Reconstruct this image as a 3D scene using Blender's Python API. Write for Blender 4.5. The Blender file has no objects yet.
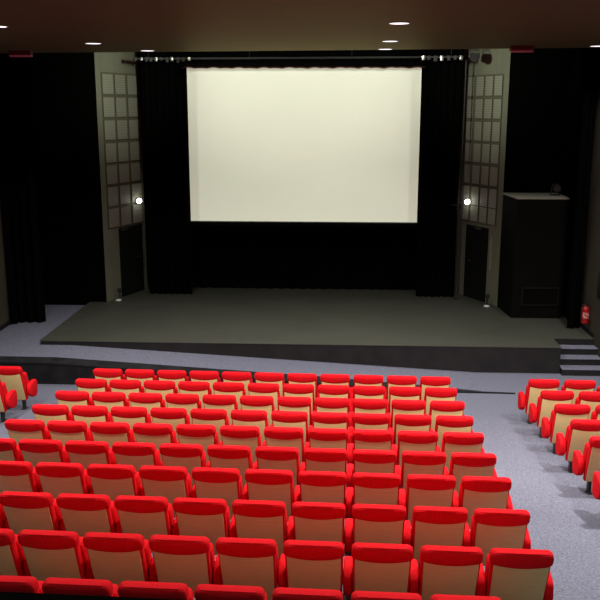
import bpy, bmesh, math, random
from mathutils import Vector, Matrix
random.seed(7)
sc = bpy.context.scene
COL = sc.collection
PI = math.pi
CAMZ = 5.25

# ------------------------------------------------------------------ materials
def mat(name, col, rough=.6, spec=.3, metal=0, emit=None, estr=0, sheen=0):
    m = bpy.data.materials.new(name); m.use_nodes = True
    b = m.node_tree.nodes['Principled BSDF']
    b.inputs['Base Color'].default_value = (*col, 1)
    b.inputs['Roughness'].default_value = rough
    b.inputs['Specular IOR Level'].default_value = spec
    b.inputs['Metallic'].default_value = metal
    if sheen:
        b.inputs['Sheen Weight'].default_value = sheen
    if emit:
        b.inputs['Emission Color'].default_value = (*emit, 1)
        b.inputs['Emission Strength'].default_value = estr
    return m

def noisy(m, c0, c1, scale=(30, 30, 30), lo=.35, hi=.65, detail=4, bump=0, bscale=None, rough=.5):
    """procedural colour variation (object space) between c0 and c1, optional bump"""
    nt = m.node_tree; b = nt.nodes['Principled BSDF']
    tc = nt.nodes.new('ShaderNodeTexCoord'); mp = nt.nodes.new('ShaderNodeMapping')
    mp.inputs['Scale'].default_value = scale
    nz = nt.nodes.new('ShaderNodeTexNoise'); nz.inputs['Scale'].default_value = 1; nz.inputs['Detail'].default_value = detail
    nz.inputs['Roughness'].default_value = rough
    rp = nt.nodes.new('ShaderNodeValToRGB')
    rp.color_ramp.elements[0].position = lo; rp.color_ramp.elements[0].color = (*c0, 1)
    rp.color_ramp.elements[1].position = hi; rp.color_ramp.elements[1].color = (*c1, 1)
    nt.links.new(tc.outputs['Object'], mp.inputs[0]); nt.links.new(mp.outputs[0], nz.inputs['Vector'])
    nt.links.new(nz.outputs['Fac'], rp.inputs[0]); nt.links.new(rp.outputs[0], b.inputs['Base Color'])
    if bump:
        bp = nt.nodes.new('ShaderNodeBump'); bp.inputs['Strength'].default_value = bump; bp.inputs['Distance'].default_value = .01
        nt.links.new(nz.outputs['Fac'], bp.inputs['Height']); nt.links.new(bp.outputs[0], b.inputs['Normal'])
    return m

RED = noisy(mat('red_velour', (.7, .008, .012), .85, .08), (.63, .006, .012), (.72, .009, .016), (60, 60, 60), bump=.05)
TAN = noisy(mat('tan_back_fabric', (.42, .29, .14), .5, .35), (.62, .49, .22), (.70, .56, .255), (6, 6, 90), .3, .7, bump=.02)
BLACKMETAL = mat('black_metal', (.015, .015, .016), .5, .4)
DARKFRAME = mat('dark_frame', (.03, .004, .005), .7, .2)
CARPET = noisy(mat('blue_grey_carpet', (.13, .135, .18), .95, .1), (.078, .082, .118), (.195, .202, .265), (45, 45, 45), .36, .64, 6, bump=.25, rough=.75)
VINYL = noisy(mat('dark_vinyl', (.012, .012, .014), .85, .08), (.010, .010, .012), (.017, .017, .019), (4, 4, 4))
STAGE = noisy(mat('stage_paint', (.03, .03, .027), .5, .35), (.046, .048, .038), (.058, .060, .048), (1.3, 2.2, 1), .3, .7, 8)
SKIRT = noisy(mat('stage_skirt_paint', (.014, .012, .013), .5, .3), (.012, .011, .012), (.018, .016, .017), (3, 3, 3))
DRAPE = mat('black_drape', (.0022, .0022, .0022), .95, .0)
BLACKWALL = mat('black_wall_paint', (.0022, .0022, .0021), .95, .0)
SIDEPAINT = noisy(mat('olive_grey_paint', (.10, .10, .08), .7, .2), (.135, .14, .10), (.16, .165, .12), (3, 3, 1))
HALLWALL = noisy(mat('hall_wall_paint', (.05, .045, .033), .8, .15), (.045, .04, .03), (.055, .05, .036), (2, 2, 2))
SCREEN = noisy(mat('screen_cloth', (.84, .83, .75), .9, .05), (.82, .82, .735), (.85, .845, .76), (.5, .5, .5))
PELMET = mat('pelmet_fringe', (.06, .025, .02), .9, .05)
PANELFRAME = mat('dark_olive_frame_shade', (.098, .098, .068), .7, .1)
DOORPAINT = mat('dark_door_paint', (.006, .0065, .0055), .7, .1)
STEEL = mat('brushed_steel', (.55, .55, .52), .35, .5, 1)
GALV = mat('dull_steel_bar', (.035, .035, .035), .6, .3)
TRIMTAN = mat('tan_trim', (.30, .25, .16), .6, .3)
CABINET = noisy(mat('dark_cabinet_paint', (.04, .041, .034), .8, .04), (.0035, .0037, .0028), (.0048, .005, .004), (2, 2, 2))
CABTOP_LIT = mat('cabinet_top_lit', (.26, .26, .21), .6, .2)  # light falling on the top is put into this paler colour
EXTRED = mat('extinguisher_red', (.28, .006, .008), .35, .4)
WHITE = mat('white_plastic', (.75, .75, .72), .4, .4)
LAMPON = mat('lamp_glass_lit', (.9, .9, .9), .4, .3, emit=(1, .92, .96), estr=1.6)
BULBON = mat('bulb_lit', (.9, .9, .85), .4, .3, emit=(1, 1, .9), estr=9.0)
TRIMRING = mat('downlight_trim', (.10, .09, .085), .4, .4)
REDBOX = mat('dark_red_casing', (.10, .008, .012), .5, .3)
REDSTRIP = mat('red_sign_strip', (.35, .10, .12), .4, .3, emit=(.8, .12, .2), estr=.05)

def wood_ceiling():
    m = mat('ceiling_boards', (.1, .06, .035), .8, .0); nt = m.node_tree; b = nt.nodes['Principled BSDF']
    tc = nt.nodes.new('ShaderNodeTexCoord')
    mp = nt.nodes.new('ShaderNodeMapping'); mp.inputs['Scale'].default_value = (.35, 9, 1)
    nz = nt.nodes.new('ShaderNodeTexNoise'); nz.inputs['Scale'].default_value = 1; nz.inputs['Detail'].default_value = 6
    rp = nt.nodes.new('ShaderNodeValToRGB')
    rp.color_ramp.elements[0].position = .3; rp.color_ramp.elements[0].color = (.013, .010, .004, 1)
    rp.color_ramp.elements[1].position = .7; rp.color_ramp.elements[1].color = (.021, .0165, .0066, 1)
    nt.links.new(tc.outputs['Object'], mp.inputs[0]); nt.links.new(mp.outputs[0], nz.inputs['Vector']); nt.links.new(nz.outputs['Fac'], rp.inputs[0])
    # board joints running across the hall
    sp = nt.nodes.new('ShaderNodeSeparateXYZ'); nt.links.new(tc.outputs['Object'], sp.inputs[0])
    dv = nt.nodes.new('ShaderNodeMath'); dv.operation = 'DIVIDE'; dv.inputs[1].default_value = 1.4
    fr = nt.nodes.new('ShaderNodeMath'); fr.operation = 'FRACT'
    gt = nt.nodes.new('ShaderNodeMath'); gt.operation = 'LESS_THAN'; gt.inputs[1].default_value = .035
    nt.links.new(sp.outputs['Y'], dv.inputs[0]); nt.links.new(dv.outputs[0], fr.inputs[0]); nt.links.new(fr.outputs[0], gt.inputs[0])
    mx = nt.nodes.new('ShaderNodeMix'); mx.data_type = 'RGBA'
    nt.links.new(gt.outputs[0], mx.inputs['Factor']); nt.links.new(rp.outputs[0], mx.inputs['A']); mx.inputs['B'].default_value = (.006, .0045, .002, 1)
    # stained boards under a thin amber varnish: diffuse wood, tinted gloss at grazing angles
    df = nt.nodes.new('ShaderNodeBsdfDiffuse'); gl = nt.nodes.new('ShaderNodeBsdfGlossy'); ms = nt.nodes.new('ShaderNodeMixShader')
    gl.inputs['Roughness'].default_value = .50; gl.inputs['Color'].default_value = (1, .86, .52, 1)
    fn = nt.nodes.new('ShaderNodeFresnel'); fn.inputs['IOR'].default_value = 1.3
    k = nt.nodes.new('ShaderNodeMath'); k.operation = 'MULTIPLY'; k.inputs[1].default_value = .31
    nt.links.new(fn.outputs[0], k.inputs[0]); nt.links.new(k.outputs[0], ms.inputs[0])
    nt.links.new(mx.outputs['Result'], df.inputs['Color']); nt.links.new(df.outputs[0], ms.inputs[1]); nt.links.new(gl.outputs[0], ms.inputs[2])
    nt.links.new(ms.outputs[0], nt.nodes['Material Output'].inputs['Surface']); nt.nodes.remove(b)
    return m
BOARDS = wood_ceiling()

def mesh_panel_mat():
    m = mat('wire_mesh_panel', (.22, .22, .18), .6, .3); nt = m.node_tree; b = nt.nodes['Principled BSDF']
    tc = nt.nodes.new('ShaderNodeTexCoord')
    w1 = nt.nodes.new('ShaderNodeTexWave'); w1.wave_type = 'BANDS'; w1.bands_direction = 'Z'; w1.inputs['Scale'].default_value = 5.5
    w1.inputs['Distortion'].default_value = .6; w1.inputs['Detail'].default_value = 1
    w2 = nt.nodes.new('ShaderNodeTexWave'); w2.wave_type = 'BANDS'; w2.bands_direction = 'X'; w2.inputs['Scale'].default_value = 6
    nt.links.new(tc.outputs['Object'], w1.inputs['Vector']); nt.links.new(tc.outputs['Object'], w2.inputs['Vector'])
    mu = nt.nodes.new('ShaderNodeMath'); mu.operation = 'MULTIPLY_ADD'; mu.inputs[1].default_value = .7
    ad = nt.nodes.new('ShaderNodeMath'); ad.operation = 'MULTIPLY'; ad.inputs[1].default_value = .3
    nt.links.new(w2.outputs['Fac'], ad.inputs[0]); nt.links.new(w1.outputs['Fac'], mu.inputs[0]); nt.links.new(ad.outputs[0], mu.inputs[2])
    rp = nt.nodes.new('ShaderNodeValToRGB')
    rp.color_ramp.elements[0].color = (.165, .168, .128, 1); rp.color_ramp.elements[1].color = (.25, .252, .20, 1)
    nt.links.new(mu.outputs[0], rp.inputs[0]); nt.links.new(rp.outputs[0], b.inputs['Base Color'])
    return m
MESHPANEL = mesh_panel_mat()

# ------------------------------------------------------------------ mesh helpers
def finish(bm, name, smooth=True, ang=40):
    bmesh.ops.recalc_face_normals(bm, faces=bm.faces)
    if smooth:
        for f in bm.faces: f.smooth = True
        for e in bm.edges:
            if len(e.link_faces) == 2 and e.calc_face_angle(0) > math.radians(ang): e.smooth = False
    me = bpy.data.meshes.new(name); bm.to_mesh(me); bm.free()
    return me

def obj(name, me, m, parent=None, loc=None):
    if isinstance(me, bmesh.types.BMesh): me = finish(me, name)
    if m and not me.materials: me.materials.append(m)
    o = bpy.data.objects.new(name, me); COL.objects.link(o)
    if parent: o.parent = parent
    if loc: o.location = loc
    return o

def tag(o, label, cat, group=None):
    o['label'] = label; o['category'] = cat
    if group: o['group'] = group
    return o

def thing(name, label, cat, loc=(0, 0, 0), rz=0, group=None):
    o = bpy.data.objects.new(name, None); o.empty_display_size = .1; COL.objects.link(o)
    o.location = loc; o.rotation_euler.z = rz
    return tag(o, label, cat, group)

def struct(name, me, m, parent=None, loc=None):
    o = obj(name, me, m, parent, loc)
    if not parent: o['kind'] = 'structure'
    return o

def add_box(bm, x0, x1, y0, y1, z0, z1, bev=0, seg=2):
    r = bmesh.ops.create_cube(bm, size=1)
    vs = r['verts']
    for v in vs:
        v.co = Vector((x0 + (v.co.x + .5) * (x1 - x0), y0 + (v.co.y + .5) * (y1 - y0), z0 + (v.co.z + .5) * (z1 - z0)))
    if bev:
        es = list({e for v in vs for e in v.link_edges})
        r = bmesh.ops.bevel(bm, geom=es, offset=bev, segments=seg, profile=.5, affect='EDGES', clamp_overlap=True)
    return bm

def box(*a, **k):
    return add_box(bmesh.new(), *a, **k)

def add_cyl(bm, p0, p1, r0, r1=None, n=16):
    r1 = r0 if r1 is None else r1
    p0, p1 = Vector(p0), Vector(p1); d = p1 - p0
    rot = d.to_track_quat('Z', 'Y').to_matrix().to_4x4()
    bmesh.ops.create_cone(bm, cap_ends=True, segments=n, radius1=r0, radius2=r1, depth=d.length,
                          matrix=Matrix.Translation((p0 + p1) / 2) @ rot)
    return bm

def add_lathe(bm, prof, n=24, c=(0, 0, 0)):
    rings = []
    for r, z in prof:
        rings.append([bm.verts.new((c[0] + r * math.cos(2 * PI * k / n), c[1] + r * math.sin(2 * PI * k / n), c[2] + z)) for k in range(n)])
    for a, b in zip(rings, rings[1:]):
        for k in range(n): bm.faces.new((a[k], a[(k + 1) % n], b[(k + 1) % n], b[k]))
    bm.faces.new(rings[0]); bm.faces.new(rings[-1])
    return bm

def add_tube(bm, pts, r, n=8):
    for a, b in zip(pts, pts[1:]): add_cyl(bm, a, b, r, r, n)
    return bm

def prism(poly, z0, z1):
    """poly: xy outline; vertical prism"""
    bm = bmesh.new()
    a = [bm.verts.new((x, y, z0)) for x, y in poly]; b = [bm.verts.new((x, y, z1)) for x, y in poly]
    bm.faces.new(a); bm.faces.new(b)
    for i in range(len(poly)):
        j = (i + 1) % len(poly); bm.faces.new((a[i], a[j], b[j], b[i]))
    return bm

def extrude_x(poly, x0, x1, bev=0, seg=3):
    """poly: (y,z) outline extruded along x"""
    bm = bmesh.new()
    a = [bm.verts.new((x0, y, z)) for y, z in poly]; b = [bm.verts.new((x1, y, z)) for y, z in poly]
    bm.faces.new(a); bm.faces.new(b)
    for i in range(len(poly)):
        j = (i + 1) % len(poly); bm.faces.new((a[i], a[j], b[j], b[i]))
    if bev:
        caps = [e for e in bm.edges if abs(e.verts[0].co.x - e.verts[1].co.x) < 1e-6]
        bmesh.ops.bevel(bm, geom=caps, offset=bev, segments=seg, profile=.5, affect='EDGES', clamp_overlap=True)
    return bm

# ------------------------------------------------------------------ hall floor
A_ROW = -.0298                       # the seat rows run this much off the hall's cross axis
E = Vector((math.cos(A_ROW), math.sin(A_ROW), 0)); N = Vector((-math.sin(A_ROW), math.cos(A_ROW), 0))
P9 = Vector((.0998, 6.2456, CAMZ - 3.4074 - .82))      # floor point of row nine at the column joint
DX, DY, DZ, SP = .01693, .89997, -.11306, .55
d9 = P9.dot(N); SL = -DZ / (Vector((DX, DY, 0)).dot(N))
d0 = d9 + P9.z / SL                  # where the rake meets the level cross-aisle
XL, XR = -7.45, 5.36
YREAR, YSTAGE = -1.5, 16.65
ZS = .55
ZTOP = 8.4
def floor_z(x, y): return max(0., P9.z - SL * (Vector((x, y, 0)).dot(N) - d9))

bm = bmesh.new()
def yline(x): return (d0 - x * N.x) / N.y
vs = [bm.verts.new(p) for p in [(XL, YREAR, floor_z(XL, YREAR)), (XR + .0, YREAR, floor_z(XR, YREAR)), (XR, yline(XR), 0), (XL, yline(XL), 0),
                                (XR, 18.4, 0), (XL, 18.4, 0)]]
bm.faces.new((vs[0], vs[1], vs[2], vs[3])); bm.faces.new((vs[3], vs[2], vs[4], vs[5]))
struct('floor', bm, CARPET)

# cross-aisle ramp: level with the stage at the left, running down to the floor at the right
def zr(x): return .46 if x < -5.5 else max(.004, .46 - .0556 * (x + 5.5))
def yk(x): return 15.5 - .0155 * (x - XL)
XE = 2.75
bm = bmesh.new()
xs = [XL, -6.17, -5.5] + [-5.5 + (XE + 5.5) * i / 8 for i in range(1, 9)]
top = []; bot = []
for x in xs:
    top.append((bm.verts.new((x, yk(x) + .25 if x < 2.5 else yk(x) + .15, zr(x))), bm.verts.new((x, YSTAGE, zr(x)))))
    bot.append((bm.verts.new((x, yk(x) + .25 if x < 2.5 else yk(x) + .15, 0)), bm.verts.new((x, YSTAGE, 0))))
for i in range(len(xs) - 1):
    bm.faces.new((top[i][0], top[i + 1][0], top[i + 1][1], top[i][1]))
    bm.faces.new((bot[i][0], bot[i + 1][0], top[i + 1][0], top[i][0]))
bm.faces.new((top[-1][0], bot[-1][0], bot[-1][1], top[-1][1]))
a, b = top[0][1], top[1][1]
c = bm.verts.new((-6.17, 20.25, .46)); d = bm.verts.new((XL, 20.25, .46))
bm.faces.new((a, b, c, d))
struct('floor_ramp', finish(bm, 'floor_ramp', False), CARPET)
# dark kerb with a coping along the ramp's open side
bm = bmesh.new(); rings = []
for x in xs + [3.35]:
    y = yk(x); z = zr(x) if x < 3 else .004; cw = .26 if x < 0 else max(.03, .26 - .07 * x)
    rings.append([bm.verts.new((x, y + dy, zz)) for dy, zz in
                  ((.0, 0), (.0, max(.012, z - .06)), (-.015, max(.014, z - .055)), (-.015, max(.02, z - .025)), (.0, max(.024, z - .02)), (cw, z + .012), (cw, 0))])
for r0, r1 in zip(rings, rings[1:]):
    for k in range(6): bm.faces.new((r0[k], r0[k + 1], r1[k + 1], r1[k]))
bm.faces.new(rings[0]); bm.faces.new(rings[-1])
struct('trim_1', finish(bm, 'trim_1', False), VINYL)

# stage platform
stage_poly = [(-6.17, YSTAGE), (4.5, YSTAGE), (4.5, 17.35), (XR, 17.35), (XR, 22.6), (-6.17, 22.6)]
bm = prism(stage_poly, .0, ZS - .012)
struct('trim_2', finish(bm, 'trim_2', False), SKIRT)
o = struct('floor_stage', finish(prism([(-6.185, YSTAGE - .015), (4.512, YSTAGE - .015), (4.512, 17.335), (XR, 17.335), (XR, 22.6), (-6.185, 22.6)], ZS - .012, ZS), 'floor_stage', False), STAGE)
# joints of the skirt boards
bm = bmesh.new()
for x in (-4.05, -1.62, .81, 3.24): add_box(bm, x - .004, x + .004, YSTAGE - .004, YSTAGE + .01, max(zr(x), .01), ZS - .014)
struct('trim_3', bm, BLACKMETAL)
# steps up to the stage
def step(n, y0, y1, z):
    struct('floor_step' if n == 0 else 'floor_step.%03d' % n, finish(box(4.515, XR, y0, y1, 0, z - .02), 's', False), SKIRT)
    struct('floor_tread' if n == 0 else 'floor_tread.%03d' % n, finish(box(4.515, XR, y0 - .02, y1, z - .02, z, bev=.006), 't', False), CARPET)
step(0, 16.52, 16.80, .14); step(1, 16.80, 17.08, .28); step(2, 17.08, 17.33, .42)

# ------------------------------------------------------------------ walls and ceilings
def wall(name, x0, x1, y0, y1, z0, z1, m): return struct(name, finish(box(x0, x1, y0, y1, z0, z1), name, False), m)
wall('wall_left', XL - .15, XL, YREAR, 20.25, -.3, ZTOP, HALLWALL)
wall('wall_right', XR, XR + .15, YREAR, 22.6, -.3, ZTOP, HALLWALL)
wall('wall_rear', XL, XR, YREAR - .15, YREAR, 0, ZTOP, HALLWALL)
wall('wall_back', -6.3, XR, 22.6, 22.75, 0, ZTOP, BLACKWALL)
wall('wall_stage_left', XL, -5.755, 20.25, 20.4, 0, ZTOP, BLACKWALL)
wall('wall_stage_right', 3.86, XR, 20.25, 20.4, 0, ZTOP, BLACKWALL)
def skewwall(name, A, B, th, z0, z1, m):
    A = Vector((*A, 0)); B = Vector((*B, 0)); t = (B - A).normalized(); n = Vector((-t.y, t.x, 0)) * th
    return struct(name, finish(prism([tuple(p[:2]) for p in (A, B, B + n, A + n)], z0, z1), name, False), m)
LA, LB, RA, RB = (-5.755, 20.25), (-5.1, 21.9), (3.86, 20.25), (3.0, 21.9)
skewwall('wall_proscenium_left', LA, LB, .12, ZS, ZTOP, SIDEPAINT)
skewwall('wall_proscenium_right', RA, RB, -.12, ZS, ZTOP, SIDEPAINT)
def zc(x): return 6.337 + .0069 * (x + 6.95)
YC = 17.6
bm = bmesh.new()
vv = [bm.verts.new((x, y, zc(x) + dz)) for dz in (0, .16) for x, y in ((XL, YREAR), (XR, YREAR), (XR, YC), (XL, YC))]
bm.faces.new(vv[:4]); bm.faces.new(vv[4:])
for i in range(4): bm.faces.new((vv[i], vv[(i + 1) % 4], vv[4 + (i + 1) % 4], vv[4 + i]))
struct('ceiling', finish(bm, 'ceiling', False), BOARDS)
wall('ceiling_stage', XL, XR, YC, 22.75, ZTOP - .1, ZTOP, BLACKWALL)
wall('trim_4', XL, XR, YC - .1, YC - .06, 6.5, ZTOP - .1, BLACKWALL)
# low dark wall behind the last row, along the rows
pw = Vector((0, 4.62, 0)); 
poly = []
for s, dd in ((-7.4, 0), (5.3, 0), (5.3, .13), (-7.4, .13)):
    p = pw + E * s + N * dd; poly.append((p.x, p.y))
struct('wall_parapet', finish(prism(poly, .9, 2.204), 'wall_parapet', False), BLACKWALL)
wall('baseboard_left', XL, XL + .02, 15.6, 20.2, .46, .56, VINYL)
wall('baseboard_right', XR - .02, XR, 17.4, 20.2, ZS, ZS + .1, VINYL)

# ------------------------------------------------------------------ cinema seats
REC = .36; YOFF = -.055
def shear(bm):
    for v in bm.verts: v.co.y += (.92 - v.co.z) * REC + YOFF
    return bm

def headrest_bm():
    bm = bmesh.new(); W = .245; r = .05; nx = 28; nr = 14; rings = []
    for i in range(nx + 1):
        t = -1 + 2 * i / nx
        x = W * math.sin(t * PI / 2) if abs(t) < 1 else W * t
        k = max(0, (abs(x) - (W - r)) / r); c = math.sqrt(max(0, 1 - k * k))
        zt = .934 - r * .8 * (1 - c); zb = .798 - .046 * (1 - (x / W) ** 2) + .02 * (1 - c)
        hd = .066 * (.55 + .45 * c) if c < 1 else .066
        ring = []
        for j in range(nr):
            a = 2 * PI * (j + .5) / nr; ca, sa = math.cos(a), math.sin(a); p = .62
            yy = hd * math.copysign(abs(ca) ** p, ca); zz = math.copysign(abs(sa) ** p, sa)
            ring.append(bm.verts.new((x, yy, (zt + zb) / 2 + zz * (zt - zb) / 2)))
        rings.append(ring)
    for a, b in zip(rings, rings[1:]):
        for j in range(nr): bm.faces.new((a[j], a[(j + 1) % nr], b[(j + 1) % nr], b[j]))
    bm.faces.new(rings[0]); bm.faces.new(rings[-1])
    return shear(bm)

def trapezoid(bm, wt, wb, z0, z1):
    for v in bm.verts:
        k = (v.co.z - z0) / (z1 - z0); v.co.x *= (wb + (wt - wb) * k) / wt
    return bm

def panel_bm():
    return shear(trapezoid(box(-.220, .220, -.055, -.040, .27, .85, bev=.007, seg=2), .440, .424, .27, .85))
def backrest_bm():
    return shear(trapezoid(box(-.236, .236, -.048, .055, .255, .875, bev=.028, seg=3), .472, .454, .255, .875))
def cushion_bm():
    return shear(box(-.234, .234, .058, .225, .36, .765, bev=.045, seg=4))
def arm_bm(x):
    poly = [(.10, .50), (.10, .40), (.14, .34), (.21, .30), (.29, .275), (.36, .278), (.405, .31), (.425, .38), (.425, .49), (.41, .545), (.37, .572), (.28, .575), (.16, .555), (.12, .535)]
    poly = [(y + .02, z) for y, z in poly]
    return extrude_x(poly, x - .039, x + .039, bev=.02)
def leg_bm(x):
    bm = bmesh.new()
    r = bmesh.ops.create_cube(bm, size=1)
    for v in r['verts']:
        top = v.co.z > 0
        v.co = Vector((x + v.co.x * .042, .22 + v.co.y * (.09 if top else .07), .40 if top else .11))
    add_box(bm, x - .03, x + .03, .15, .29, .10, .12, bev=.006)
    for v in bm.verts:
        if v.co.z < .2: v.co.z -= SL * v.co.y
    return bm

def base(bm):                        # the seat stands .82 m high: move the shapes down to their foot
    for v in bm.verts: v.co.z -= .10
    return bm
ME = {k: finish(base(f), k) for k, f in (('headrest', headrest_bm()), ('back_panel', panel_bm()), ('backrest', backrest_bm()), ('seat_cushion', cushion_bm()),
      ('armrest_r', arm_bm(.275)), ('armrest_l', arm_bm(-.275)), ('leg_l', leg_bm(-.14)), ('leg_r', leg_bm(.14)))}
for k, m in (('headrest', RED), ('back_panel', TAN), ('backrest', RED), ('seat_cushion', RED), ('armrest_r', RED), ('armrest_l', RED), ('leg_l', BLACKMETAL), ('leg_r', BLACKMETAL)):
    ME[k].materials.append(m)

ORD = ['', 'first', 'second', 'third', 'fourth', 'fifth', 'sixth', 'seventh', 'eighth', 'ninth', 'tenth', 'eleventh']
ROWZ = {3: -.008, 4: -.010, 7: .012, 8: -.003, 9: -.010}      # small unevenness of the rows
def seat(i, jc, label, group, arms):
    p = P9 + E * (jc * SP) + Vector((DX, DY, DZ)) * (9 - i)
    t = thing('cinema_seat', label, 'seat', (p.x, p.y, p.z + ROWZ.get(i, 0)), A_ROW, group)
    obj('headrest', ME['headrest'], None, t); h = obj('back_panel', ME['back_panel'], None, t); h['label'] = 'tan back panel'
    obj('backrest', ME['backrest'], None, t); obj('seat_cushion', ME['seat_cushion'], None, t)
    for a in arms: obj('armrest', ME['armrest_' + a], None, t)
    obj('leg', ME['leg_l'], None, t); obj('leg', ME['leg_r'], None, t)
    return t

def rowname(i): return 'front row' if i == 1 else 'last row' if i == 10 else ORD[i] + ' row from stage'
MIN_J = {7: -7, 8: -7, 9: -6, 10: -5}
for i in range(1, 11):
    lo = MIN_J.get(i, -8); hi = 1 if i == 10 else 2
    for j in range(lo, hi + 1):
        n = 3 - j
        where = 'on the right aisle' if n == 1 else ORD[n] + ' from right aisle'
        seat(i, j + .5, 'tan-backed red seat, centre block, %s, %s' % (rowname(i), where), 'seats of the centre block', 'r' if j > lo else 'lr')
for i, n in ((1, 3), (2, 2), (3, 2), (4, 1), (5, 1), (6, 1)):
    for k in range(n):
        where = 'beside the aisle' if k == 0 else ORD[k + 1] + ' from the aisle'
        seat(i, 5.69 + k * 1.045, 'tan-backed red seat, right-hand block, %s, %s' % (rowname(i), where), 'seats of the right-hand block', 'l' if k < n - 1 else 'lr')
for i in (1, 2):
    seat(i, -10.68, 'tan-backed red seat, left-hand block, %s, end beside the aisle' % rowname(i), 'seats of the left-hand block', 'lr')

# ------------------------------------------------------------------ screen and drapes
SX0, SX1, SZ0, SZ1, YSC = -3.76, 1.94, 2.44, 6.27, 21.2
t = thing('projection_screen', 'large off-white projection screen hanging above the stage', 'screen', ((SX0 + SX1) / 2, YSC, SZ0))
cx = (SX0 + SX1) / 2; hw = (SX1 - SX0) / 2
obj('screen_cloth', finish(box(-hw, hw, 0, .012, .02, SZ1 - SZ0), 'c', False), SCREEN, t)
bm = bmesh.new(); add_cyl(bm, (-hw, .006, .012), (hw, .006, .012), .016)
obj('bottom_batten', bm, BLACKMETAL, t)
bm = bmesh.new(); add_cyl(bm, (-hw, .006, SZ1 - SZ0 + .01), (hw, .006, SZ1 - SZ0 + .01), .016); obj('top_batten', bm, BLACKMETAL, t)
for x in (-hw * .7, hw * .7):
    bm = bmesh.new(); add_cyl(bm, (x, .006, SZ1 - SZ0), (x, .006, ZTOP - .1 - SZ0), .006, n=8); obj('suspension_cable', bm, BLACKMETAL, t)

def drape(name, path, z0, z1, label, amp=.05, pitch=.16, m=DRAPE, group=None, nz=10):
    """hanging cloth with pleats along an xy polyline; folds deepen towards the hem"""
    pts = []; acc = 0
    for (x0, y0), (x1, y1) in zip(path, path[1:]):
        L = math.hypot(x1 - x0, y1 - y0); n = max(4, int(L / pitch * 8)); tx, ty = (x1 - x0) / L, (y1 - y0) / L
        for k in range(n + 1):
            s = L * k / n
            ph = 2 * PI * (acc + s) / pitch + .9 * math.sin((acc + s) * 3.1)
            pts.append((x0 + tx * s, y0 + ty * s, -ty, tx, ph))
        acc += L
    bm = bmesh.new(); rows = []
    for iz in range(nz + 1):
        k = iz / nz; row = []
        for x, y, nx_, ny_, ph in pts:
            a = amp * (.55 + .45 * (1 - k)) * math.sin(ph + .25 * math.sin(k * 3))
            row.append(bm.verts.new((x + nx_ * a, y + ny_ * a, z0 + (z1 - z0) * k)))
        rows.append(row)
    for a, b in zip(rows, rows[1:]):
        for q in range(len(a) - 1): bm.faces.new((a[q], a[q + 1], b[q + 1], b[q]))
    bmesh.ops.recalc_face_normals(bm, faces=bm.faces)
    bmesh.ops.solidify(bm, geom=list(bm.faces), thickness=.006)
    o = obj(name, finish(bm, name, True, 80), m)
    return tag(o, label, 'curtain', group)
drape('stage_curtain', [(-4.90, 21.25), (-3.79, 21.25)], ZS + .01, 7.6, 'tall black stage curtain left of the screen', group='black side curtains of the stage')
drape('stage_curtain', [(1.97, 21.25), (2.94, 21.25)], ZS + .01, 7.6, 'tall black stage curtain right of the screen', group='black side curtains of the stage')
drape('backdrop_curtain', [(-5.08, 22.05), (3.0, 22.05)], ZS + .01, 7.6, 'wide black backdrop curtain hanging below and behind the screen', amp=.04, pitch=.3)
drape('hall_curtain', [(-7.38, 18.2), (-7.3, 18.45), (-6.70, 18.5)], .47, 7.3, 'black curtain drawn against the left hall wall', amp=.06, pitch=.2)
drape('hall_curtain', [(5.00, 18.15), (5.24, 18.2), (5.27, 20.15)], ZS + .01, 7.3, 'black curtain against the right hall wall behind the fire extinguisher', amp=.045, pitch=.17)
# pelmet with a scalloped fringed hem
bm = bmesh.new(); n = 160; prev = None
x0, x1 = -3.85, 2.02
for k in range(n + 1):
    x = x0 + (x1 - x0) * k / n
    zb = 6.20 + .018 * abs(math.sin(k * PI / 8.3)) + .008 * math.sin(k * .37)
    y = 21.06 + .012 * math.sin(k * PI / 4.15)
    cur = [bm.verts.new((x, y, zb)), bm.verts.new((x, y, 6.9))]
    if prev: bm.faces.new((prev[0], cur[0], cur[1], prev[1]))
    prev = cur
bmesh.ops.recalc_face_normals(bm, faces=bm.faces); bmesh.ops.solidify(bm, geom=list(bm.faces), thickness=.008)
pel = tag(obj('pelmet_curtain', finish(bm, 'pelmet', True, 80), DRAPE), 'short black pelmet with scalloped hem along the screen top', 'curtain')
bm = bmesh.new(); prev = None
for k in range(n + 1):
    x = x0 + (x1 - x0) * k / n
    zb = 6.20 + .018 * abs(math.sin(k * PI / 8.3)) + .008 * math.sin(k * .37)
    y = 21.054 + .012 * math.sin(k * PI / 4.15)
    cur = [bm.verts.new((x, y, zb - .014)), bm.verts.new((x, y, zb + .016))]
    if prev: bm.faces.new((prev[0], cur[0], cur[1], prev[1]))
    prev = cur
bmesh.ops.recalc_face_normals(bm, faces=bm.faces); bmesh.ops.solidify(bm, geom=list(bm.faces), thickness=.01)
fr = obj('fringe', finish(bm, 'fringe', True, 80), PELMET, pel); fr['label'] = 'brown fringe along the hem'

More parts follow.
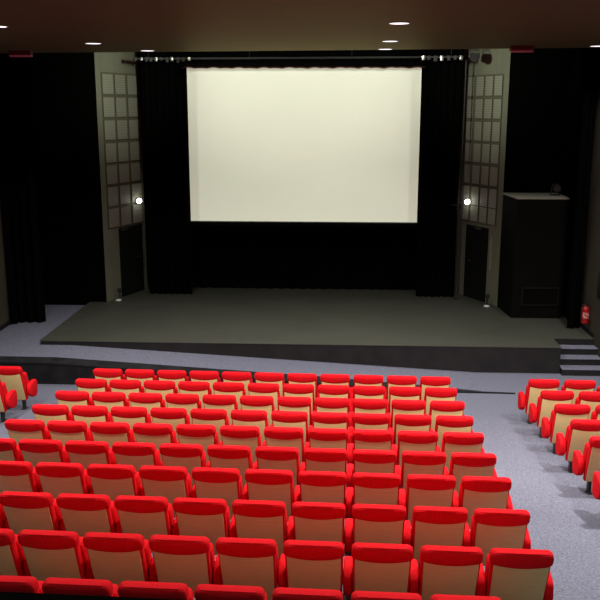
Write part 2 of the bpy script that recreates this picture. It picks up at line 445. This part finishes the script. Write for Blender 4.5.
# ------------------------------------------------------------------ acoustic mesh panels on the splayed stage walls
def wall_frame(A, B, side):
    A = Vector((*A, 0)); B = Vector((*B, 0)); t = (B - A).normalized()
    return A, t, math.atan2(t.y, t.x), side
def mesh_panel(fr, s0, s1, z0, z1, label, group):
    A, t, ang, side = fr
    c = A + t * ((s0 + s1) / 2); w = (s1 - s0) / 2
    nrm = Vector((t.y, -t.x, 0)) * side
    c = c + nrm * .015
    T = thing('acoustic_panel', label, 'acoustic panel', (c.x, c.y, z0), ang, group)
    h = z1 - z0; y0 = -.010; y1 = .010
    obj('mesh_sheet', finish(box(-w + .012, w - .012, -.004, .008, .012, h - .012), 'm', False), MESHPANEL, T)
    bm = bmesh.new()
    for a in ((-w, -w + .014, y0, y1, 0, h), (w - .014, w, y0, y1, 0, h), (-w + .014, w - .014, y0, y1, 0, .014), (-w + .014, w - .014, y0, y1, h - .014, h)): add_box(bm, *a)
    obj('frame', finish(bm, 'f', False), PANELFRAME, T)
ROWN = ['top row', 'second row down', 'third row down', 'middle row', 'third row up', 'second row up', 'bottom row']
def gap_shade(n, fr, s0, s1, z0, z1):
    A, t, ang, side = fr; nrm = Vector((t.y, -t.x, 0)) * side; c = A + t * ((s0 + s1) / 2) + nrm * .002
    w = (s1 - s0) / 2
    o = struct(n, finish(box(-w, w, -.0018, .0018, z0, z1), n, False), PANELFRAME, loc=(c.x, c.y, 0)); o.rotation_euler.z = ang
fl = wall_frame(LA, LB, 1); frr = wall_frame(RA, RB, -1)
gap_shade('trim_6', fl, .19, 1.68, 2.33, 6.09); gap_shade('trim_7', frr, .185, 1.58, 2.47, 6.04)  # dark sheets added for the shade in the gaps between mesh panels
CL = ['nearest column', 'middle column', 'column beside curtain']
for c_, (s0, s1) in enumerate(((.215, .665), (.712, 1.155), (1.215, 1.665))):
    for r_, zt in enumerate((6.06, 5.52, 4.98, 4.435, 3.91, 3.38, 2.845)):
        mesh_panel(fl, s0, s1, zt - .485, zt, 'grey wire-mesh panel on left stage wall, %s, %s' % (ROWN[r_], CL[c_]), 'wire-mesh panels on the left stage wall')
CR = ['nearest column', 'second column', 'third column', 'column beside curtain']
for c_, (s0, s1) in enumerate(((.207, .515), (.556, .862), (.91, 1.225), (1.285, 1.56))):
    for r_, zt in enumerate((6.01, 5.48, 4.95, 4.43, 3.90, 3.375, 2.90)):
        mesh_panel(frr, s0, s1, zt - (.47 if r_ < 6 else .40), zt, 'grey wire-mesh panel on right stage wall, %s, %s' % (ROWN[r_], CR[c_]), 'wire-mesh panels on the right stage wall')

# ------------------------------------------------------------------ doors, wall lamps and small fittings of the stage walls
def on_wall(fr, s, z, out=0):
    A, t, ang, side = fr
    p = A + t * s + Vector((t.y, -t.x, 0)) * side * out
    return Vector((p.x, p.y, z))
def door(name, fr, s0, s1, z1, hs, cs):
    A, t, ang, side = fr
    c = on_wall(fr, (s0 + s1) / 2, ZS, .012); w = (s1 - s0) / 2
    o = struct(name, finish(box(-w, w, -.012, .012, .01, z1 - ZS, bev=.004), name, False), DOORPAINT, loc=c); o.rotation_euler.z = ang
    sg = -side if True else side
    f = -1 if side > 0 else 1           # towards the stage in the door's own frame
    mid = (s0 + s1) / 2
    bm = bmesh.new()
    add_cyl(bm, (hs - mid, 0, .95), (hs - mid, f * .06, .95), .014); add_cyl(bm, (hs - mid, f * .055, .95), (hs - mid - .11, f * .055, .95), .011)
    obj('door_handle', bm, STEEL, o)
    bm = bmesh.new(); add_box(bm, cs - mid - .12, cs - mid + .12, min(f * .012, f * .06), max(f * .012, f * .06), z1 - ZS - .075, z1 - ZS - .02, bev=.008)
    add_box(bm, cs - mid, cs - mid + .26, min(f * .06, f * .075), max(f * .06, f * .075), z1 - ZS - .03, z1 - ZS - .018)
    obj('door_closer', bm, GALV, o)
door('door_1', fl, .62, 1.60, 2.315, 1.36, .80)
door('door_2', frr, .47, 1.36, 2.40, 1.18, .86)
c = on_wall(frr, .335, 0, .01)
o = struct('trim_5', finish(box(-.02, .02, -.012, .012, 1.38, 2.21), 'trim_5', False), TRIMTAN, loc=c); o.rotation_euler.z = frr[2]

def wall_lamp(fr, s, z, label):
    p = on_wall(fr, s, z, .03); A, t, ang, side = fr; n = Vector((t.y, -t.x, 0)) * side
    T = thing('wall_lamp', label, 'lamp', p, 0, 'small lit lamps on the stage walls')
    bm = bmesh.new(); add_cyl(bm, -n * .03, n * .03, .07, .06, 20); obj('base', bm, WHITE, T)
    bm = bmesh.new(); bmesh.ops.create_uvsphere(bm, u_segments=20, v_segments=12, radius=.065, matrix=Matrix.Translation(n * .07)); obj('globe', bm, BULBON, T)
    L = bpy.data.lights.new('wall_lamp_light', 'POINT'); L.energy = 1.2; L.color = (1, 1, .9); L.shadow_soft_size = .07
    lo = bpy.data.objects.new('wall_lamp_light', L); COL.objects.link(lo); lo.location = p + n * .22
wall_lamp(fl, 1.413, 2.93, 'small lit globe lamp beside the left stage curtain')
wall_lamp(frr, 1.26, 2.975, 'small lit globe lamp beside the right stage curtain')

def floor_light(x, y, label):
    T = thing('floor_light', label, 'light', (x, y, ZS), 0, 'small white floor lights on the stage')
    bm = bmesh.new(); add_lathe(bm, [(.07, 0), (.075, .012), (.06, .03), (.02, .034)], 20); obj('housing', bm, WHITE, T)
    bm = bmesh.new(); add_cyl(bm, (.02, .07, 0), (.02, .07, .26), .018); add_box(bm, -.03, .07, .045, .095, .2, .3, bev=.008); obj('upright', bm, BLACKMETAL, T)
floor_light(-5.50, 20.42, 'small white floor light by the left stage wall')
floor_light(3.60, 20.22, 'small white floor light by the right stage wall')

# lighting bar over the screen with clusters of clamps at both ends
T = thing('lighting_bar', 'steel lighting bar crossing above the screen with clamps at both ends', 'lighting bar', (-.95, 20.55, 6.39))
bm = bmesh.new(); add_cyl(bm, (-3.95, 0, 0), (3.80, 0, .03), .022, n=12); obj('pipe', bm, GALV, T)
for x in (-3.6, -1.2, 1.2, 3.5):
    bm = bmesh.new(); add_cyl(bm, (x, 0, .01), (x, 0, ZTOP - .1 - 6.39), .006, n=8); obj('hanger', bm, BLACKMETAL, T)
for k in range(11):
    x = -3.9 + .125 * k + random.uniform(-.02, .02)
    bm = bmesh.new(); add_box(bm, x - .03, x + .03, -.035, .035, -.04 - random.uniform(0, .05), .035, bev=.008); add_cyl(bm, (x, -.03, -.02), (x, -.08, -.02), .012, n=8)
    obj('clamp', bm, STEEL if k % 3 == 1 else GALV, T)
for k in range(7):
    x = 2.85 + .15 * k + random.uniform(-.02, .02)
    bm = bmesh.new(); add_box(bm, x - .04, x + .04, -.035, .035, -.03 - random.uniform(0, .05), .06, bev=.008); add_cyl(bm, (x, -.03, 0), (x, -.08, 0), .012, n=8)
    obj('clamp', bm, STEEL if k % 3 == 0 else GALV, T)
bm = bmesh.new(); add_cyl(bm, (0, 0, 0), (0, 0, 3.45), .014, n=10)
T = thing('lighting_stand', 'thin upright grey pole beside the right stage curtain', 'stand', (2.97, 21.0, ZS))
bm = bmesh.new(); add_cyl(bm, (0, 0, .03), (0, 0, 5.82), .016, n=10); obj('pole', bm, GALV, T)
bm = bmesh.new(); add_lathe(bm, [(.07, 0), (.07, .012), (.025, .03)], 20); obj('base', bm, BLACKMETAL, T)
bm = bmesh.new(); add_box(bm, -.05, .03, -.06, .02, 2.32, 2.42, bev=.01); add_cyl(bm, (-.02, -.03, 2.36), (-.22, -.05, 2.40), .012, n=8); obj('clamp', bm, GALV, T)
T = thing('stage_spotlight', 'grey round stage spotlight hanging at the bar above the right stage wall', 'spotlight', (3.08, 20.55, 6.43))
bm = bmesh.new(); add_cyl(bm, (-.02, .1, .0), (.0, -.16, -.03), .085, .10, 20); obj('housing', bm, GALV, T)
bm = bmesh.new(); add_cyl(bm, (.0, -.155, -.029), (.0, -.175, -.031), .092, .092, 20); obj('lens', bm, BLACKMETAL, T)
bm = bmesh.new(); add_tube(bm, [(-.115, -.02, -.02), (-.115, -.02, .14), (.115, -.02, .14), (.115, -.02, -.02)], .010); add_cyl(bm, (0, -.02, .14), (0, -.02, .3), .014, n=8); obj('yoke', bm, BLACKMETAL, T)

# dark cabinet at the right of the stage, with a vent grille, and a small lamp standing on it
T = thing('stage_cabinet', 'tall dark cabinet with lit top standing at the right of the stage', 'cabinet', (4.5, 19.6, ZS))
cab = [(-.53, -.5), (.6, -.5), (.6, .63), (-.64, .63)]
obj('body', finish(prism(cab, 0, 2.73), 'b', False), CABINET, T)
obj('lit_top', finish(prism([(-.545, -.515), (.615, -.515), (.615, .63), (-.655, .63)], 2.73, 2.765), 'tb', False), CABTOP_LIT, T)
bm = bmesh.new()
for a in ((-.33, .53, -.525, -.5, .29, .33), (-.33, .53, -.525, -.5, .69, .73), (-.33, -.29, -.525, -.5, .33, .69), (.49, .53, -.525, -.5, .33, .69)): add_box(bm, *a)
g = obj('vent_frame', finish(bm, 'vf', False), DOORPAINT, T)
bm = bmesh.new()
for k in range(9): add_box(bm, -.29, .49, -.518, -.502, .345 + k * .039, .365 + k * .039)
obj('vent_slats', finish(bm, 'vs', False), CABINET, g)
T = thing('spare_lantern', 'small dark stage lantern standing on the tall cabinet', 'lantern', (4.92, 19.6, ZS + 2.765))
bm = bmesh.new(); add_cyl(bm, (0, .1, .2), (0, -.12, .17), .075, .09, 18); obj('housing', bm, BLACKMETAL, T)
bm = bmesh.new(); add_tube(bm, [(-.1, 0, .19), (-.1, 0, .02), (.1, 0, .02), (.1, 0, .19)], .012); add_box(bm, -.1, .1, -.07, .07, 0, .02); obj('yoke', bm, GALV, T)
bm = bmesh.new(); add_cyl(bm, (0, -.12, .17), (0, -.13, .169), .075, .075, 18); obj('lens', bm, GALV, T)

# fire extinguisher on the right wall
T = thing('fire_extinguisher', 'red fire extinguisher on the right wall above the stage steps', 'fire extinguisher', (5.255, 17.75, .78))
bm = bmesh.new(); add_lathe(bm, [(.06, 0), (.08, .015), (.08, .31), (.07, .345), (.035, .375), (.025, .40)], 24); obj('body', bm, EXTRED, T)
bm = bmesh.new(); add_cyl(bm, (0, 0, .40), (0, 0, .44), .022); add_box(bm, -.012, .012, -.10, .02, .43, .45); add_box(bm, -.012, .012, -.10, .02, .46, .475); obj('valve', bm, BLACKMETAL, T)
bm = bmesh.new(); add_tube(bm, [(-.02, -.02, .42), (-.085, -.03, .40), (-.10, -.03, .30), (-.095, -.03, .10)], .011); obj('hose', bm, BLACKMETAL, T)
bm = bmesh.new()
for k in range(13):
    a = PI + .5 + (PI - 1.0) * k / 12
    pass
ang = [PI * 1.15 + PI * .6 * k / 12 for k in range(13)]
lo_ = [bm.verts.new((.0815 * math.cos(a), .0815 * math.sin(a), .13)) for a in ang]; hi_ = [bm.verts.new((.0815 * math.cos(a), .0815 * math.sin(a), .25)) for a in ang]
for k in range(12): bm.faces.new((lo_[k], lo_[k + 1], hi_[k + 1], hi_[k]))
lb = obj('paper_label', bm, noisy(mat('faded_label', (.4, .2, .18), .5), (.5, .03, .03), (.55, .42, .38), (30, 30, 30), .45, .55), T); lb['label'] = 'pale printed label'
bm = bmesh.new(); add_box(bm, .06, .104, -.03, .03, .08, .30); obj('bracket', bm, BLACKMETAL, T)
# dark notice board on the right wall
tag(obj('wall_panel', finish(box(XR - .03, XR, 17.0, 17.35, 1.45, 2.0, bev=.005), 'wp'), BLACKMETAL), 'black board on the right wall above the fire extinguisher', 'board')

# ------------------------------------------------------------------ ceiling fittings and lights
WARM = (1, .94, .87)
def downlight(x, y, label, power, group='round ceiling downlights', vis=True, col=None):
    z = zc(x)
    L = bpy.data.lights.new('downlight_lamp', 'AREA'); L.shape = 'DISK'; L.size = .24; L.energy = power; L.color = col or WARM
    if vis:
        T = thing('ceiling_downlight', label, 'ceiling light', (x, y, z - .02), 0, group)
        bm = bmesh.new(); add_lathe(bm, [(.155, .02), (.152, .012), (.14, .011), (.14, .02)], 28); obj('trim_ring', bm, TRIMRING, T)
        bm = bmesh.new(); add_lathe(bm, [(.138, .018), (.132, .013), (.05, .011)], 28); obj('lens', bm, LAMPON, T)
    L.spread = math.radians(115 if y > 17 else 130 if y > 10 else 150)
    lo = bpy.data.objects.new('downlight_lamp', L); COL.objects.link(lo); lo.location = (x, y, z - .05)
downlight(.79, 12.17, 'large round downlight, nearest of three in line above the screen', 95)
downlight(.845, 15.34, 'round downlight, middle of three in line above the screen', 32)
downlight(.865, 17.35, 'round downlight by the ceiling edge, farthest of three in line', 56)
downlight(-4.32, 15.18, 'round downlight, middle of three in the left part of ceiling', 55)
downlight(-3.81, 17.15, 'round downlight by the ceiling edge above the left stage wall', 45)
downlight(-4.75, 12.0, 'round downlight cut by the left edge of the photo', 100)
downlight(4.88, 17.05, 'round downlight at the far right of the ceiling edge', 25)
for x, y, pw in ((4.85, 12.1, 110), (4.85, 15.1, 40), (-4.75, 8.9, 200), (.79, 8.9, 230), (4.85, 8.9, 330), (-4.75, 2.4, 40), (.79, 2.4, 48), (4.85, 2.4, 40)): downlight(x, y, '', pw, vis=False, col=(.88, 1, .86) if y < 3 else None)  # unseen lamps; the greenish rear row is added fill for near seat backs

for x, label in ((-6.25, 'dark red ceiling sign box above the left hall curtain'), (3.42, 'dark red ceiling sign box above the right stage wall')):
    T = thing('sign_box', label, 'sign', (x, 16.9, zc(x)), 0, 'red sign boxes on the ceiling')
    obj('casing', finish(box(-.22, .22, -.08, .06, -.085, 0, bev=.006), 'cs'), REDBOX, T)
    obj('lit_strip', finish(box(-.215, .215, -.07, .05, -.115, -.085, bev=.004), 'ls'), REDSTRIP, T)

def spot(name, loc, target, energy, size, blend, col, radius=.1):
    L = bpy.data.lights.new(name, 'SPOT'); L.energy = energy; L.spot_size = size; L.spot_blend = blend; L.color = col; L.shadow_soft_size = radius
    o = bpy.data.objects.new(name, L); COL.objects.link(o); o.location = loc
    o.rotation_euler = (Vector(target) - Vector(loc)).to_track_quat('-Z', 'Y').to_euler()
    return o
SCW = (.95, 1, .84)
# lamps over the front of the stage that wash the screen
spot('screen_wash', (-3.3, 17.9, 7.3), (-2.0, 21.2, 6.0), 225, math.radians(84), 1, SCW)
spot('screen_wash', (1.5, 17.9, 7.3), (.2, 21.2, 6.0), 225, math.radians(84), 1, SCW)
# floods over the stage that reach the splayed side walls
for x, tx in ((-3.4, -5.6), (1.5, 3.7)):
    spot('stage_flood', (x, 18.3, 6.46), (tx, 20.8, 5.9), 300, math.radians(75), 1, SCW)
# tilted house spots over the middle rows, aimed at the front rows
for x in (-4.6, -2.0, .8, 3.4):
    spot('house_spot', (x, 7.4, 6.2), (x, 12.1, .6), 790, math.radians(50), .7, (1, .93, .82), .12)
# projection beam from the rear booth, plus an added wider fill beam; rectangular gates
def gated_beam(name, P, tg, energy, hw, hh, col):
    P = Vector(P); tg = Vector(tg); o = spot(name, P, tg, energy, math.radians(22), .02, col, .03)
    L = o.data; L.use_nodes = True; nt = L.node_tree; em = nt.nodes.get('Emission')
    tc = nt.nodes.new('ShaderNodeTexCoord'); sx = nt.nodes.new('ShaderNodeSeparateXYZ'); nt.links.new(tc.outputs['Normal'], sx.inputs[0])
    def mnode(op, a, b):
        m = nt.nodes.new('ShaderNodeMath'); m.operation = op
        for k, v in enumerate((a, b)):
            if isinstance(v, (int, float)): m.inputs[k].default_value = v
            elif v is not None: nt.links.new(v, m.inputs[k])
        return m.outputs[0]
    dist = (tg - P).length
    ux = mnode('ABSOLUTE', mnode('DIVIDE', sx.outputs['X'], sx.outputs['Z']), None)
    uy = mnode('ABSOLUTE', mnode('DIVIDE', sx.outputs['Y'], sx.outputs['Z']), None)
    nt.links.new(mnode('MULTIPLY', mnode('LESS_THAN', ux, hw / dist), mnode('LESS_THAN', uy, hh / dist)), em.inputs['Strength'])
gated_beam('screen_beam', (-.9, -.8, 5.6), (-.91, 21.2, 4.36), 2100, 2.62, 1.95, SCW)
gated_beam('screen_beam', (-.9, -.9, 5.9), (-.91, 21.2, 4.36), 8700, 2.9, 1.97, SCW)  # added wide beam, only brightens the whole screen without spill on the stage

# warm wall lights of the hall, outside the picture at both sides
for p in ((XL + .25, 16.9, 2.9), (XR - .25, 15.6, 3.2)):
    L = bpy.data.lights.new('hall_wall_light', 'POINT'); L.energy = 2.5; L.color = (1, .75, .35); L.shadow_soft_size = .08
    lo = bpy.data.objects.new('hall_wall_light', L); COL.objects.link(lo); lo.location = p

w = bpy.data.worlds.new('hall_dark'); sc.world = w; w.use_nodes = True
w.node_tree.nodes['Background'].inputs[0].default_value = (0, 0, 0, 1); w.node_tree.nodes['Background'].inputs[1].default_value = 0

# ------------------------------------------------------------------ camera
f, p, yaw, r = 845.44, .2229, -.0466, .0009
def ray(u, v):
    u, v = u * math.cos(r) + v * math.sin(r), -u * math.sin(r) + v * math.cos(r)
    X = u / f; up = -v / f; Y = math.cos(p) + up * math.sin(p); z = -math.sin(p) + up * math.cos(p)
    return Vector((X * math.cos(yaw) + Y * math.sin(yaw), -X * math.sin(yaw) + Y * math.cos(yaw), z))
fw = ray(0, 0).normalized(); rt = (ray(1, 0) - ray(0, 0)).normalized(); up = rt.cross(fw).normalized()
cd = bpy.data.cameras.new('camera'); cd.sensor_width = 36; cd.lens = f / 600 * 36; cd.clip_start = .05; cd.clip_end = 100
co = bpy.data.objects.new('camera', cd); COL.objects.link(co)
M = Matrix((rt, up, -fw)).transposed().to_4x4(); M.translation = (0, 0, CAMZ); co.matrix_world = M
sc.camera = co
sc.cycles.use_denoising = True
sc.view_settings.view_transform = 'Standard'; sc.view_settings.look = 'None'; sc.view_settings.gamma = 1; sc.view_settings.exposure = 0
